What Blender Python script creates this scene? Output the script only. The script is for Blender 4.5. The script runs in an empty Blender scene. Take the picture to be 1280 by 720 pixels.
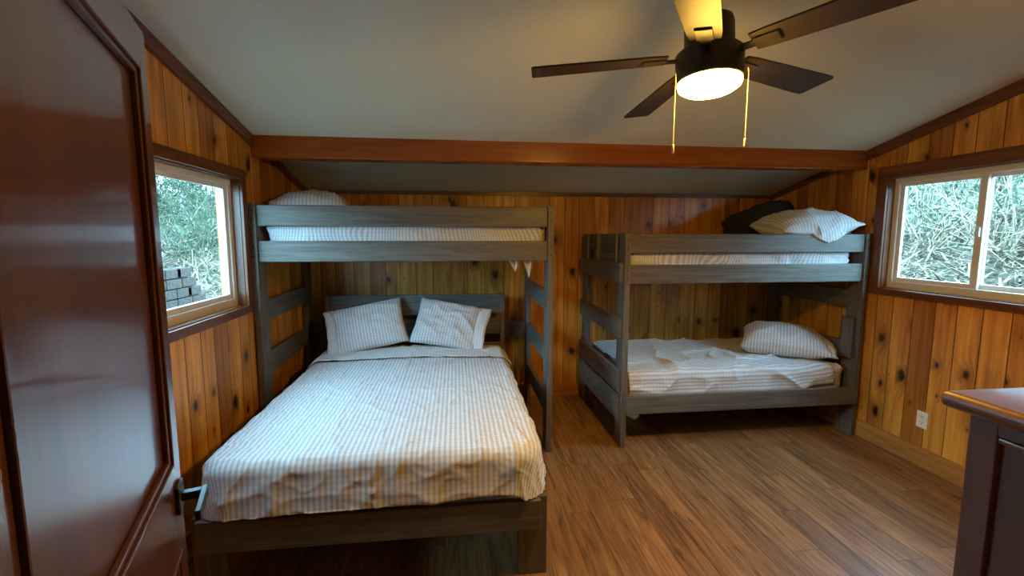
import bpy, bmesh, math, random
from mathutils import Vector, Matrix, noise, Euler
random.seed(7)
S = bpy.context.scene
COL = S.collection

# ------------------------------------------------------------------ camera
H = 1.584
F_PX = 576.37
YAW, PIT, ROL = 0.121, -0.112, 0.001
cy, sy, cp, sp = math.cos(YAW), math.sin(YAW), math.cos(PIT), math.sin(PIT)
fw = Vector((sy * cp, cy * cp, sp))
rt = Vector((cy, -sy, 0))
up = rt.cross(fw)
rt, up = (rt * math.cos(ROL) + up * math.sin(ROL)), (up * math.cos(ROL) - rt * math.sin(ROL))
cam_d = bpy.data.cameras.new('camera')
cam_d.sensor_width = 36.0
cam_d.lens = F_PX * 36.0 / 1280.0
cam_d.clip_start = 0.02
cam = bpy.data.objects.new('camera', cam_d)
COL.objects.link(cam)
M3 = Matrix((rt, up, -fw)).transposed()
cam.matrix_world = Matrix.Translation((0, 0, H)) @ M3.to_4x4()
S.camera = cam

# ------------------------------------------------------------------ light
SKY_STRENGTH = 28.5
SKY_COLOR = (0.36, 0.71, 1.0)
LAMP_COLOR = (1.0, 0.54, 0.08)
LAMP_STRENGTH = 300.0
S.view_settings.view_transform = 'Standard'
S.view_settings.look = 'None'
S.view_settings.exposure = 0.0
S.view_settings.gamma = 1.0
S.view_settings.use_curve_mapping = False
S.cycles.diffuse_bounces = 6
S.cycles.max_bounces = 14
S.cycles.transparent_max_bounces = 12
S.cycles.caustics_reflective = False
S.cycles.caustics_refractive = False

world = bpy.data.worlds.new('world')
S.world = world
world.use_nodes = True
wn, wl = world.node_tree.nodes, world.node_tree.links
wn.clear()
wo = wn.new('ShaderNodeOutputWorld')
wb = wn.new('ShaderNodeBackground')
wb.inputs['Color'].default_value = (*SKY_COLOR, 1)
wb.inputs['Strength'].default_value = SKY_STRENGTH
wl.new(wb.outputs[0], wo.inputs[0])

# ------------------------------------------------------------------ room numbers
XL, XR, YB, YF = -1.335, 3.185, 4.394, 0.36
ZC, SL = 1.997, 0.227
WT = 0.14                                    # wall thickness
def ceil_z(y): return ZC + SL * (YB - y)

# ------------------------------------------------------------------ node helpers
def new_mat(name):
    m = bpy.data.materials.new(name); m.use_nodes = True
    nt = m.node_tree; b = nt.nodes['Principled BSDF']
    return m, nt, b
class NT:
    def __init__(s, nt): s.nt = nt
    def n(s, t, **k):
        nd = s.nt.nodes.new(t)
        for a, v in k.items():
            if a.startswith('i_'):
                key = a[2:]
                key = int(key) if key.isdigit() else key.replace('_', ' ')
                nd.inputs[key].default_value = v
            else: setattr(nd, a, v)
        return nd
    def l(s, a, b): s.nt.links.new(a, b)
    def math(s, op, a, b=None, c=None, clamp=False):
        nd = s.nt.nodes.new('ShaderNodeMath'); nd.operation = op; nd.use_clamp = clamp
        for i, v in enumerate((a, b, c)):
            if v is None: continue
            if isinstance(v, (int, float)): nd.inputs[i].default_value = v
            else: s.l(v, nd.inputs[i])
        return nd.outputs[0]
    def mix(s, f, a, b, bt='MIX'):
        nd = s.nt.nodes.new('ShaderNodeMix'); nd.data_type = 'RGBA'; nd.blend_type = bt
        for k, v in ((0, f), (6, a), (7, b)):
            if isinstance(v, (int, float)): nd.inputs[k].default_value = v
            elif isinstance(v, tuple): nd.inputs[k].default_value = (*v, 1)
            else: s.l(v, nd.inputs[k])
        return nd.outputs[2]
    def ramp(s, f, stops, interp='LINEAR'):
        nd = s.nt.nodes.new('ShaderNodeValToRGB'); e = nd.color_ramp.elements
        nd.color_ramp.interpolation = interp
        while len(e) < len(stops): e.new(0.5)
        for i, (p, c) in enumerate(stops):
            e[i].position = p; e[i].color = (*c, 1) if len(c) == 3 else c
        s.l(f, nd.inputs[0]); return nd.outputs[0]
    def maprange(s, v, a, b, c, d, smooth=False):
        nd = s.nt.nodes.new('ShaderNodeMapRange')
        if smooth: nd.interpolation_type = 'SMOOTHSTEP'
        s.l(v, nd.inputs[0])
        for i, x in enumerate((a, b, c, d)): nd.inputs[i + 1].default_value = x
        return nd.outputs[0]
    def comb(s, x, y, z=0.0):
        nd = s.nt.nodes.new('ShaderNodeCombineXYZ')
        for i, v in enumerate((x, y, z)):
            if isinstance(v, (int, float)): nd.inputs[i].default_value = v
            else: s.l(v, nd.inputs[i])
        return nd.outputs[0]
    def uv(s):
        t = s.nt.nodes.new('ShaderNodeUVMap')
        sp_ = s.nt.nodes.new('ShaderNodeSeparateXYZ'); s.l(t.outputs[0], sp_.inputs[0])
        return sp_.outputs[0], sp_.outputs[1]
    def noise(s, vec, scale, detail=3, rough=0.5, dist=0.0):
        nd = s.nt.nodes.new('ShaderNodeTexNoise')
        nd.inputs['Scale'].default_value = scale; nd.inputs['Detail'].default_value = detail
        nd.inputs['Roughness'].default_value = rough; nd.inputs['Distortion'].default_value = dist
        s.l(vec, nd.inputs['Vector']); return nd.outputs['Fac']
    def bump(s, h, strength, dist, bsdf):
        nd = s.nt.nodes.new('ShaderNodeBump'); nd.inputs['Strength'].default_value = strength
        nd.inputs['Distance'].default_value = dist
        s.l(h, nd.inputs['Height']); s.l(nd.outputs[0], bsdf.inputs['Normal'])

def plain(name, col, rough=0.5, metal=0.0, coat=0.0):
    m, nt, b = new_mat(name)
    b.inputs['Base Color'].default_value = (*col, 1)
    b.inputs['Roughness'].default_value = rough; b.inputs['Metallic'].default_value = metal
    b.inputs['Coat Weight'].default_value = coat; b.inputs['Coat Roughness'].default_value = 0.08
    t = NT(nt)
    tc = t.n('ShaderNodeTexCoord')
    f = t.noise(tc.outputs['Object'], 90, 3)
    t.bump(f, 0.06, 0.002, b)
    return m

def pine_mat(name, bright=1.32):
    m, nt, b = new_mat(name); t = NT(nt)
    u, v = t.uv()
    w = t.math('MULTIPLY', u, 6.6)
    ve = t.n('ShaderNodeTexVoronoi', voronoi_dimensions='1D', feature='DISTANCE_TO_EDGE'); t.l(w, ve.inputs['W'])
    vc = t.n('ShaderNodeTexVoronoi', voronoi_dimensions='1D', feature='F1'); t.l(w, vc.inputs['W'])
    for x in (ve, vc):
        x.inputs['Scale'].default_value = 1.0; x.inputs['Randomness'].default_value = 0.55
    sep = t.n('ShaderNodeSeparateColor'); t.l(vc.outputs['Color'], sep.inputs[0])
    r1, r2 = sep.outputs[0], sep.outputs[1]
    off = t.math('MULTIPLY', r1, 37.0)
    # knots
    kv = t.comb(t.math('MULTIPLY', u, 5.2), t.math('ADD', t.math('MULTIPLY', v, 3.4), off))
    wob = t.n('ShaderNodeTexNoise', i_Scale=2.2); t.l(kv, wob.inputs['Vector'])
    kv2 = t.n('ShaderNodeVectorMath', operation='ADD'); t.l(kv, kv2.inputs[0])
    wsc = t.n('ShaderNodeVectorMath', operation='SCALE'); wsc.inputs[3].default_value = 0.10
    t.l(wob.outputs['Color'], wsc.inputs[0]); t.l(wsc.outputs[0], kv2.inputs[1])
    kn = t.n('ShaderNodeTexVoronoi', voronoi_dimensions='2D', feature='F1', i_Scale=1.0); t.l(kv2.outputs[0], kn.inputs['Vector'])
    ks = t.n('ShaderNodeSeparateColor'); t.l(kn.outputs['Color'], ks.inputs[0])
    sz = t.math('POWER', t.maprange(ks.outputs[0], 0.30, 1.0, 0.0, 1.0), 2.2)
    size = t.math('ADD', t.math('MULTIPLY', sz, 0.21), 0.004)
    rag = t.noise(t.comb(t.math('MULTIPLY', u, 30.0), t.math('ADD', t.math('MULTIPLY', v, 18.0), off)), 1.0, 2)
    rel = t.math('ADD', t.math('DIVIDE', kn.outputs['Distance'], size), t.math('MULTIPLY', t.math('SUBTRACT', rag, 0.5), 1.1))
    core = t.maprange(rel, 0.35, 1.10, 1.0, 0.0, True)
    halo = t.maprange(rel, 0.5, 3.0, 1.0, 0.0, True)
    # grain
    gx = t.math('ADD', t.math('MULTIPLY', u, 26.0), t.math('MULTIPLY', halo, 1.2))
    gv = t.comb(gx, t.math('ADD', t.math('MULTIPLY', v, 1.1), off))
    g1 = t.noise(gv, 1.0, 5, 0.6, 0.6)
    gv2 = t.comb(t.math('MULTIPLY', u, 130.0), t.math('ADD', t.math('MULTIPLY', v, 3.0), off))
    g2 = t.noise(gv2, 1.0, 2)
    blotch = t.noise(t.comb(t.math('MULTIPLY', u, 6.0), t.math('ADD', t.math('MULTIPLY', v, 1.6), off)), 1.0, 3)
    base = t.ramp(g1, [(0.30, (0.31 * bright, 0.112 * bright, 0.016 * bright)), (0.5, (0.49 * bright, 0.210 * bright, 0.031 * bright)), (0.72, (0.63 * bright, 0.310 * bright, 0.054 * bright))])
    tone = t.ramp(r2, [(0.0, (0.66, 0.56, 0.50)), (0.5, (1.0, 0.98, 0.95)), (1.0, (1.25, 1.28, 1.3))])
    c = t.mix(1.0, base, tone, 'MULTIPLY')
    c = t.mix(t.maprange(blotch, 0.48, 0.72, 0.0, 0.62), c, (0.20, 0.055, 0.009))
    c = t.mix(t.maprange(g2, 0.55, 0.8, 0.0, 0.25), c, (0.20, 0.06, 0.012))
    c = t.mix(t.math('MULTIPLY', halo, 0.55), c, (0.15, 0.042, 0.009))
    c = t.mix(core, c, (0.022, 0.008, 0.003))
    groove = t.maprange(ve.outputs['Distance'], 0.008, 0.027, 0.0, 1.0, True)
    c = t.mix(groove, (0.13, 0.045, 0.010), c)
    t.l(c, b.inputs['Base Color'])
    b.inputs['Roughness'].default_value = 0.36
    b.inputs['Specular IOR Level'].default_value = 0.42
    hgt = t.math('ADD', t.math('MULTIPLY', groove, 1.0), t.math('MULTIPLY', g1, 0.04))
    t.bump(hgt, 0.7, 0.006, b)
    return m

def grain_mat(name, dark, mid, light, rough=0.5, su=2.0, sv=38.0, coat=0.0, bump=0.25, wavy=0.8):
    """wood whose grain follows U (metres along the board)"""
    m, nt, b = new_mat(name); t = NT(nt)
    u, v = t.uv()
    g = t.noise(t.comb(t.math('MULTIPLY', u, su), t.math('MULTIPLY', v, sv)), 1.0, 5, 0.62, wavy)
    fine = t.noise(t.comb(t.math('MULTIPLY', u, su * 6), t.math('MULTIPLY', v, sv * 6)), 1.0, 2)
    c = t.ramp(g, [(0.28, dark), (0.5, mid), (0.74, light)])
    c = t.mix(t.maprange(fine, 0.5, 0.8, 0.0, 0.45), c, dark)
    t.l(c, b.inputs['Base Color'])
    b.inputs['Roughness'].default_value = rough
    b.inputs['Coat Weight'].default_value = coat; b.inputs['Coat Roughness'].default_value = 0.07
    t.bump(t.math('ADD', g, t.math('MULTIPLY', fine, 0.5)), bump, 0.0025, b)
    return m

def floor_mat():
    m, nt, b = new_mat('vinyl_plank'); t = NT(nt)
    u, v = t.uv()                                    # u = X, v = Y (planks run along Y)
    row = t.math('DIVIDE', u, 0.152)
    ri = t.math('FLOOR', row)
    wn_ = t.n('ShaderNodeTexWhiteNoise', noise_dimensions='1D'); t.l(ri, wn_.inputs['W'])
    col = t.math('DIVIDE', t.math('ADD', v, t.math('MULTIPLY', wn_.outputs[0], 1.22)), 1.22)
    ci = t.math('FLOOR', col)
    w2 = t.n('ShaderNodeTexWhiteNoise', noise_dimensions='2D'); t.l(t.comb(ri, ci), w2.inputs['Vector'])
    sep = t.n('ShaderNodeSeparateColor'); t.l(w2.outputs['Color'], sep.inputs[0])
    off = t.math('MULTIPLY', sep.outputs[0], 51.0)
    g = t.noise(t.comb(t.math('MULTIPLY', u, 34.0), t.math('ADD', t.math('MULTIPLY', v, 2.0), off)), 1.0, 5, 0.62, 0.9)
    g2 = t.noise(t.comb(t.math('MULTIPLY', u, 150.0), t.math('ADD', t.math('MULTIPLY', v, 6.0), off)), 1.0, 2)
    bl = t.noise(t.comb(t.math('MULTIPLY', u, 14.0), t.math('ADD', t.math('MULTIPLY', v, 3.4), off)), 1.0, 2)
    c = t.ramp(g, [(0.30, (0.115, 0.056, 0.023)), (0.5, (0.262, 0.140, 0.060)), (0.72, (0.42, 0.243, 0.112))])
    tone = t.ramp(sep.outputs[1], [(0.0, (0.72, 0.70, 0.68)), (1.0, (1.18, 1.16, 1.12))])
    c = t.mix(1.0, c, tone, 'MULTIPLY')
    c = t.mix(t.maprange(g2, 0.52, 0.78, 0.0, 0.4), c, (0.06, 0.024, 0.010))
    c = t.mix(t.maprange(bl, 0.64, 0.76, 0.0, 0.75), c, (0.045, 0.018, 0.008))
    fu = t.math('FRACT', row); fv = t.math('FRACT', col)
    du = t.math('MINIMUM', fu, t.math('SUBTRACT', 1.0, fu)); dv = t.math('MINIMUM', fv, t.math('SUBTRACT', 1.0, fv))
    gr = t.math('MINIMUM', t.maprange(du, 0.0, 0.018, 0.0, 1.0), t.maprange(dv, 0.0, 0.0025, 0.0, 1.0))
    c = t.mix(gr, (0.04, 0.017, 0.008), c)
    t.l(c, b.inputs['Base Color'])
    b.inputs['Roughness'].default_value = 0.42
    t.bump(t.math('ADD', gr, t.math('MULTIPLY', g2, 0.25)), 0.25, 0.002, b)
    return m

def check_mat(name, stripe=(0.27, 0.262, 0.255), ground=(0.62, 0.64, 0.67), p=0.024):
    m, nt, b = new_mat(name); t = NT(nt)
    u, v = t.uv()
    def band(x):
        f = t.math('FRACT', t.math('DIVIDE', x, p))
        d = t.math('ABSOLUTE', t.math('SUBTRACT', f, 0.5))
        return t.maprange(d, 0.20, 0.30, 1.0, 0.0, True)
    bu, bv = band(u), band(v)
    k = t.math('ADD', t.math('MULTIPLY', bu, 0.50), t.math('MULTIPLY', bv, 0.11), clamp=True)
    c = t.mix(k, ground, stripe)
    t.l(c, b.inputs['Base Color'])
    b.inputs['Roughness'].default_value = 0.9
    b.inputs['Specular IOR Level'].default_value = 0.15
    b.inputs['Sheen Weight'].default_value = 0.1
    tc = t.n('ShaderNodeTexCoord')
    f = t.noise(tc.outputs['Object'], 28, 3, 0.55, 0.8)
    t.bump(f, 0.35, 0.006, b)
    return m

def ceiling_mat():
    m, nt, b = new_mat('ceiling_paint'); t = NT(nt)
    tc = t.n('ShaderNodeTexCoord')
    f = t.noise(tc.outputs['Object'], 60, 4, 0.6)
    f2 = t.noise(tc.outputs['Object'], 1.3, 2)
    c = t.ramp(f2, [(0.3, (0.71, 0.735, 0.63)), (0.7, (0.76, 0.785, 0.68))])
    t.l(c, b.inputs['Base Color']); b.inputs['Roughness'].default_value = 0.9
    t.bump(f, 0.5, 0.008, b)
    return m

M = {}
M['pine'] = pine_mat('knotty_pine')
M['trim'] = grain_mat('dark_trim', (0.075, 0.022, 0.007), (0.14, 0.045, 0.013), (0.21, 0.075, 0.022), 0.35, 1.6, 30)
M['beam'] = grain_mat('beam_wood', (0.20, 0.050, 0.011), (0.31, 0.085, 0.018), (0.40, 0.122, 0.028), 0.24, 1.2, 22, coat=0.5)
M['base'] = grain_mat('baseboard_pine', (0.26, 0.095, 0.02), (0.42, 0.18, 0.042), (0.52, 0.25, 0.06), 0.4, 1.8, 24)
M['grey'] = grain_mat('grey_stained_wood', (0.060, 0.052, 0.043), (0.112, 0.099, 0.083), (0.185, 0.166, 0.140), 0.5, 1.8, 40, bump=0.35, wavy=1.2)
M['door'] = grain_mat('mahogany_door', (0.056, 0.017, 0.009), (0.090, 0.028, 0.013), (0.125, 0.041, 0.019), 0.32, 0.9, 11, coat=0.75, bump=0.05)
M['dresser'] = grain_mat('cherry_dresser', (0.065, 0.017, 0.008), (0.098, 0.027, 0.012), (0.13, 0.037, 0.017), 0.5, 1.2, 16, coat=0.05, bump=0.06)
M['dresser_top'] = grain_mat('cherry_dresser_top', (0.10, 0.027, 0.011), (0.16, 0.046, 0.018), (0.22, 0.068, 0.026), 0.40, 1.2, 16, coat=0.2, bump=0.06)
M['floor'] = floor_mat()
M['ceiling'] = ceiling_mat()
M['check'] = check_mat('check_cotton')
M['hem'] = check_mat('check_cotton_hem', (0.46, 0.45, 0.445), (0.65, 0.67, 0.70))
M['vinyl'] = plain('white_vinyl', (0.72, 0.69, 0.64), 0.45)
M['black'] = plain('black_metal', (0.012, 0.011, 0.011), 0.5)
M['bronze'] = plain('dark_bronze', (0.022, 0.017, 0.012), 0.38, 0.0)
M['blade'] = grain_mat('espresso_blade', (0.015, 0.010, 0.007), (0.023, 0.015, 0.010), (0.032, 0.021, 0.014), 0.5, 1.5, 30, bump=0.05)
M['chain'] = plain('brass_chain', (0.40, 0.36, 0.30), 0.45, 0.5)
M['plastic'] = plain('white_plastic', (0.80, 0.79, 0.76), 0.4)
M['slot'] = plain('dark_slot', (0.03, 0.03, 0.03), 0.6)
M['darkcloth'] = plain('dark_cloth', (0.018, 0.016, 0.017), 0.95)
M['bolt'] = plain('dark_bolt', (0.02, 0.02, 0.02), 0.4, 0.6)
M['hall'] = plain('hall_paint', (0.36, 0.35, 0.32), 0.85)

def glass_mat():
    m = bpy.data.materials.new('window_glass'); m.use_nodes = True
    nt = m.node_tree; nt.nodes.clear(); t = NT(nt)
    o = t.n('ShaderNodeOutputMaterial'); mx = t.n('ShaderNodeMixShader'); tr = t.n('ShaderNodeBsdfTransparent')
    tr.inputs[0].default_value = (0.93, 0.97, 0.96, 1)
    gl = t.n('ShaderNodeBsdfGlossy'); gl.inputs['Roughness'].default_value = 0.01
    lw = t.n('ShaderNodeLayerWeight')
    fac = t.math('ADD', 0.03, t.math('MULTIPLY', t.math('POWER', lw.outputs['Facing'], 5.0), 0.6))
    t.l(fac, mx.inputs[0]); t.l(tr.outputs[0], mx.inputs[1]); t.l(gl.outputs[0], mx.inputs[2]); t.l(mx.outputs[0], o.inputs[0])
    return m
M['glass'] = glass_mat()
def lamp_mat():
    m = bpy.data.materials.new('lit_lamp_glass'); m.use_nodes = True
    nt = m.node_tree; nt.nodes.clear(); t = NT(nt)
    o = t.n('ShaderNodeOutputMaterial'); e = t.n('ShaderNodeEmission')
    e.inputs[0].default_value = (*LAMP_COLOR, 1); e.inputs[1].default_value = LAMP_STRENGTH
    t.l(e.outputs[0], o.inputs[0]); return m
M['lamp'] = lamp_mat()

def noise_col(name, stops, scale, rough=0.9, detail=4, bump=0.6):
    m, nt, b = new_mat(name); t = NT(nt)
    tc = t.n('ShaderNodeTexCoord')
    f = t.noise(tc.outputs['Object'], scale, detail, 0.65)
    t.l(t.ramp(f, stops), b.inputs['Base Color']); b.inputs['Roughness'].default_value = rough
    b.inputs['Specular IOR Level'].default_value = 0.2
    t.bump(f, bump, 0.05, b); return m
M['bank'] = noise_col('dry_bank', [(0.3, (0.0276, 0.0300, 0.0221)), (0.5, (0.0874, 0.0767, 0.0552)), (0.7, (0.1932, 0.1434, 0.0994))], 14)
M['needles'] = noise_col('needles', [(0.3, (0.0226, 0.0371, 0.0209)), (0.7, (0.0646, 0.0874, 0.0513))], 6)
M['twig'] = noise_col('pale_twig', [(0.3, (0.2268, 0.1740, 0.1296)), (0.7, (0.3780, 0.2784, 0.2016))], 20)
M['straw'] = noise_col('straw', [(0.3, (0.1294, 0.0957, 0.0633)), (0.7, (0.2541, 0.1815, 0.1237))], 12)
M['block'] = noise_col('concrete_block', [(0.3, (0.0234, 0.0164, 0.0133)), (0.7, (0.0507, 0.0355, 0.0276))], 25)

# ------------------------------------------------------------------ mesh helpers
def finish(name, bm, mat, parent=None, smooth=False, loc=None):
    """link bm (in world coordinates) as ONE mesh object, relative to its parent / own origin"""
    base = Vector((0, 0, 0))
    p = parent
    while p is not None:
        base += Vector(p.location); p = p.parent
    if parent is None and loc is not None: base = Vector(loc)
    off = Vector(loc) if (loc is not None and parent is not None) else base
    bmesh.ops.translate(bm, verts=bm.verts, vec=-off)
    me = bpy.data.meshes.new(name); bm.to_mesh(me); bm.free()
    mats = mat if isinstance(mat, list) else [mat]
    for mm in mats: me.materials.append(mm)
    if smooth:
        for p_ in me.polygons: p_.use_smooth = True
    o = bpy.data.objects.new(name, me); COL.objects.link(o)
    if parent is not None:
        o.parent = parent
        o.location = off - base
    else: o.location = base
    return o
def tag(o, label, cat, group=None, kind=None):
    o['label'] = label; o['category'] = cat
    if group: o['group'] = group
    if kind: o['kind'] = kind
    return o
def struct(name, bm, mat, parent=None, smooth=False):
    o = finish(name, bm, mat, parent, smooth)
    if parent is None: o['kind'] = 'structure'
    return o
def empty(name, loc, label=None, cat=None, group=None):
    o = bpy.data.objects.new(name, None); o.empty_display_size = 0.1
    COL.objects.link(o); o.location = loc
    if label: tag(o, label, cat, group)
    return o
def BM():
    bm = bmesh.new(); bm.loops.layers.uv.new('UVMap'); return bm
def uv_faces(bm, faces, long_axis, off=(0, 0)):
    lay = bm.loops.layers.uv[0]
    for f in faces:
        n = f.normal; a = max(range(3), key=lambda i: abs(n[i]))
        if a == long_axis:
            i, j = [k for k in range(3) if k != a]
        else:
            i = long_axis; j = [k for k in range(3) if k not in (a, i)][0]
        for l in f.loops:
            c = l.vert.co
            l[lay].uv = (c[i] + off[0], c[j] + off[1])
def add_box(bm, x0, x1, y0, y1, z0, z1, bev=0.0, mat=None, rnd=True, long_axis=None, seg=2):
    """axis aligned box; optional Matrix mat applied afterwards"""
    t = bmesh.new(); t.loops.layers.uv.new('UVMap')
    vs = [t.verts.new((x, y, z)) for z in (z0, z1) for y in (y0, y1) for x in (x0, x1)]
    for q in ((0, 2, 3, 1), (4, 5, 7, 6), (0, 1, 5, 4), (2, 6, 7, 3), (0, 4, 6, 2), (1, 3, 7, 5)):
        t.faces.new([vs[i] for i in q])
    if bev > 0:
        bmesh.ops.bevel(t, geom=list(t.edges), offset=bev, segments=seg, profile=0.5, affect='EDGES')
    t.normal_update()
    d = (x1 - x0, y1 - y0, z1 - z0)
    la = long_axis if long_axis is not None else max(range(3), key=lambda i: d[i])
    uv_faces(t, t.faces, la, (random.uniform(0, 40), random.uniform(0, 40)) if rnd else (0, 0))
    if mat is not None: t.transform(mat)
    merge(bm, t)
def merge(bm, t):
    me = bpy.data.meshes.new('tmp'); t.to_mesh(me); t.free(); bm.from_mesh(me); bpy.data.meshes.remove(me)
def add_prism(bm, poly, axis, a0, a1, rnd=False, long_axis=None):
    """poly in the two other axes, extruded along axis; order (Y,Z),(X,Z),(X,Y)"""
    t = bmesh.new(); t.loops.layers.uv.new('UVMap')
    def P(q, a):
        if axis == 0: return (a, q[0], q[1])
        if axis == 1: return (q[0], a, q[1])
        return (q[0], q[1], a)
    A = [t.verts.new(P(q, a0)) for q in poly]; B = [t.verts.new(P(q, a1)) for q in poly]
    t.faces.new(A); t.faces.new(B[::-1]); n = len(poly)
    for i in range(n): t.faces.new([A[i], B[i], B[(i + 1) % n], A[(i + 1) % n]][::-1])
    bmesh.ops.recalc_face_normals(t, faces=t.faces); t.normal_update()
    uv_faces(t, t.faces, long_axis if long_axis is not None else axis, (random.uniform(0, 40), random.uniform(0, 40)) if rnd else (0, 0))
    merge(bm, t)
def add_lathe(bm, prof, seg=40, mat=None):
    """prof list of (r, z)"""
    t = bmesh.new(); t.loops.layers.uv.new('UVMap')
    rings = []
    for r, z in prof:
        if r < 1e-6: rings.append([t.verts.new((0, 0, z))])
        else: rings.append([t.verts.new((r * math.cos(2 * math.pi * k / seg), r * math.sin(2 * math.pi * k / seg), z)) for k in range(seg)])
    for a, b in zip(rings, rings[1:]):
        for k in range(seg):
            k2 = (k + 1) % seg
            f = [a[k % len(a)], a[k2 % len(a)], b[k2 % len(b)], b[k % len(b)]]
            u = []
            for v in f:
                if v not in u: u.append(v)
            if len(u) > 2: t.faces.new(u)
    bmesh.ops.recalc_face_normals(t, faces=t.faces)
    if mat is not None: t.transform(mat)
    merge(bm, t)
def add_tube(bm, pts, rad, seg=6):
    """pts list of Vectors, rad float or list"""
    t = bmesh.new(); t.loops.layers.uv.new('UVMap'); rings = []
    n = len(pts)
    for i, p in enumerate(pts):
        d = (pts[min(i + 1, n - 1)] - pts[max(i - 1, 0)]).normalized()
        a = d.cross(Vector((0, 0, 1)) if abs(d.z) < 0.9 else Vector((1, 0, 0))).normalized(); b = d.cross(a)
        r = rad[i] if isinstance(rad, list) else rad
        rings.append([t.verts.new(p + r * (math.cos(2 * math.pi * k / seg) * a + math.sin(2 * math.pi * k / seg) * b)) for k in range(seg)])
    for A, B in zip(rings, rings[1:]):
        for k in range(seg): t.faces.new([A[k], A[(k + 1) % seg], B[(k + 1) % seg], B[k]])
    t.faces.new(rings[0][::-1]); t.faces.new(rings[-1])
    bmesh.ops.recalc_face_normals(t, faces=t.faces)
    merge(bm, t)
def part_box(name, parent, mat, *a, **k):
    bm = BM(); add_box(bm, *a, **k); return finish(name, bm, mat, parent)

# ================================================================== SETTING
bm = BM(); add_box(bm, XL - WT, XR + WT, YF - WT, YB + WT, -0.12, 0.0, rnd=False, long_axis=0)
add_box(bm, -1.1, 1.3, -1.4, YF - WT, -0.12, 0.0, rnd=False, long_axis=0)
struct('floor', bm, M['floor'])
# sloping ceiling slab (one plane, rises towards the doorway)
bm = BM()
y0, y1 = YF - WT - 0.05, YB + WT + 0.1
add_prism(bm, [(y0, ceil_z(y0)), (y1, ceil_z(y1)), (y1, ceil_z(y1) + 0.12), (y0, ceil_z(y0) + 0.12)], 0, XL - WT - 0.08, XR + WT + 0.08)
struct('ceiling', bm, M['ceiling'])
# back wall
bm = BM(); add_box(bm, XL - WT, XR + WT, YB, YB + WT, 0, ceil_z(YB + WT) - 0.001, rnd=False, long_axis=0)
struct('wall_back', bm, M['pine'])
# side walls with window openings
LW = (1.50, 3.105, 1.140, 1.935)             # y0, y1, z0, z1
RW = (1.955, 3.11, 1.200, 2.012)
def side_wall(name, xa, xb, w):
    bm = BM()
    yb, ye = YF - WT, YB
    c = lambda y: ceil_z(y) - 0.0005
    add_prism(bm, [(yb, 0), (w[0], 0), (w[0], c(w[0])), (yb, c(yb))], 0, xa, xb, long_axis=1)
    add_prism(bm, [(w[1], 0), (ye, 0), (ye, c(ye)), (w[1], c(w[1]))], 0, xa, xb, long_axis=1)
    add_prism(bm, [(w[0], 0), (w[1], 0), (w[1], w[2]), (w[0], w[2])], 0, xa, xb, long_axis=1)
    add_prism(bm, [(w[0], w[3]), (w[1], w[3]), (w[1], c(w[1])), (w[0], c(w[0]))], 0, xa, xb, long_axis=1)
    return struct(name, bm, M['pine'])
side_wall('wall_left', XL - WT, XL, LW)
side_wall('wall_right', XR, XR + WT, RW)
# front wall with the doorway
DX0, DX1 = -0.43, 0.60
bm = BM()
add_box(bm, XL, DX0, YF - WT, YF, 0, ceil_z(YF) - 0.001, rnd=False, long_axis=0)
add_box(bm, DX1, XR, YF - WT, YF, 0, ceil_z(YF) - 0.001, rnd=False, long_axis=0)
add_box(bm, DX0, DX1, YF - WT, YF, 2.08, ceil_z(YF) - 0.001, rnd=False, long_axis=0)
struct('wall_front', bm, M['hall'])
# small hallway the picture was taken from
bm = BM()
add_box(bm, -1.2, -1.1, -1.4, YF - WT, 0, 2.4); add_box(bm, 1.3, 1.4, -1.4, YF - WT, 0, 2.4)
add_box(bm, -1.2, 1.4, -1.5, -1.4, 0, 2.4)
struct('wall_hallway', bm, M['hall'])
bm = BM(); add_box(bm, -1.2, 1.4, -1.5, YF - WT, 2.4, 2.5)
struct('ceiling_hallway', bm, M['ceiling'])

# beam under the ceiling
bm = BM()
BY0, BY1 = 3.305, 3.43
add_prism(bm, [(BY0 + 0.008, 2.100), (BY1, 2.100), (BY1, ceil_z(BY1) - 0.0005), (BY0, ceil_z(BY0) - 0.0005), (BY0, 2.108)], 0, XL + 0.0005, XR - 0.0005, long_axis=0)
tag(struct('ceiling_beam', bm, M['beam']), 'long reddish brown wooden beam crossing under the sloped ceiling', 'beam')

# trims
def sloped_trim(name, xa, xb, ya, yb, h):
    bm = BM()
    add_prism(bm, [(ya, ceil_z(ya) - h), (yb, ceil_z(yb) - h), (yb, ceil_z(yb) - 0.001), (ya, ceil_z(ya) - 0.001)], 0, xa, xb, long_axis=1)
    struct(name, bm, M['trim'])
sloped_trim('trim_1', XL, XL + 0.022, YF, BY0, 0.075)
sloped_trim('trim_2', XR - 0.022, XR, YF, BY0, 0.075)
sloped_trim('trim_3', XL, XL + 0.022, BY1, YB, 0.05)
sloped_trim('trim_4', XR - 0.022, XR, BY1, YB, 0.05)
bm = BM(); add_box(bm, XL + 0.022, XR - 0.022, YB - 0.02, YB, ZC - 0.035, ZC - 0.0005); struct('trim_5', bm, M['trim'])
bm = BM(); add_box(bm, XL, XR, YB - 0.018, YB, 0, 0.125, 0.004); struct('baseboard_back', bm, M['base'])
bm = BM(); add_box(bm, XR - 0.018, XR, YF, YB - 0.018, 0, 0.135, 0.004); struct('baseboard_right', bm, M['base'])
bm = BM(); add_box(bm, XL, XL + 0.018, YF, YB - 0.018, 0, 0.135, 0.004); struct('baseboard_left', bm, M['base'])

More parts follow.
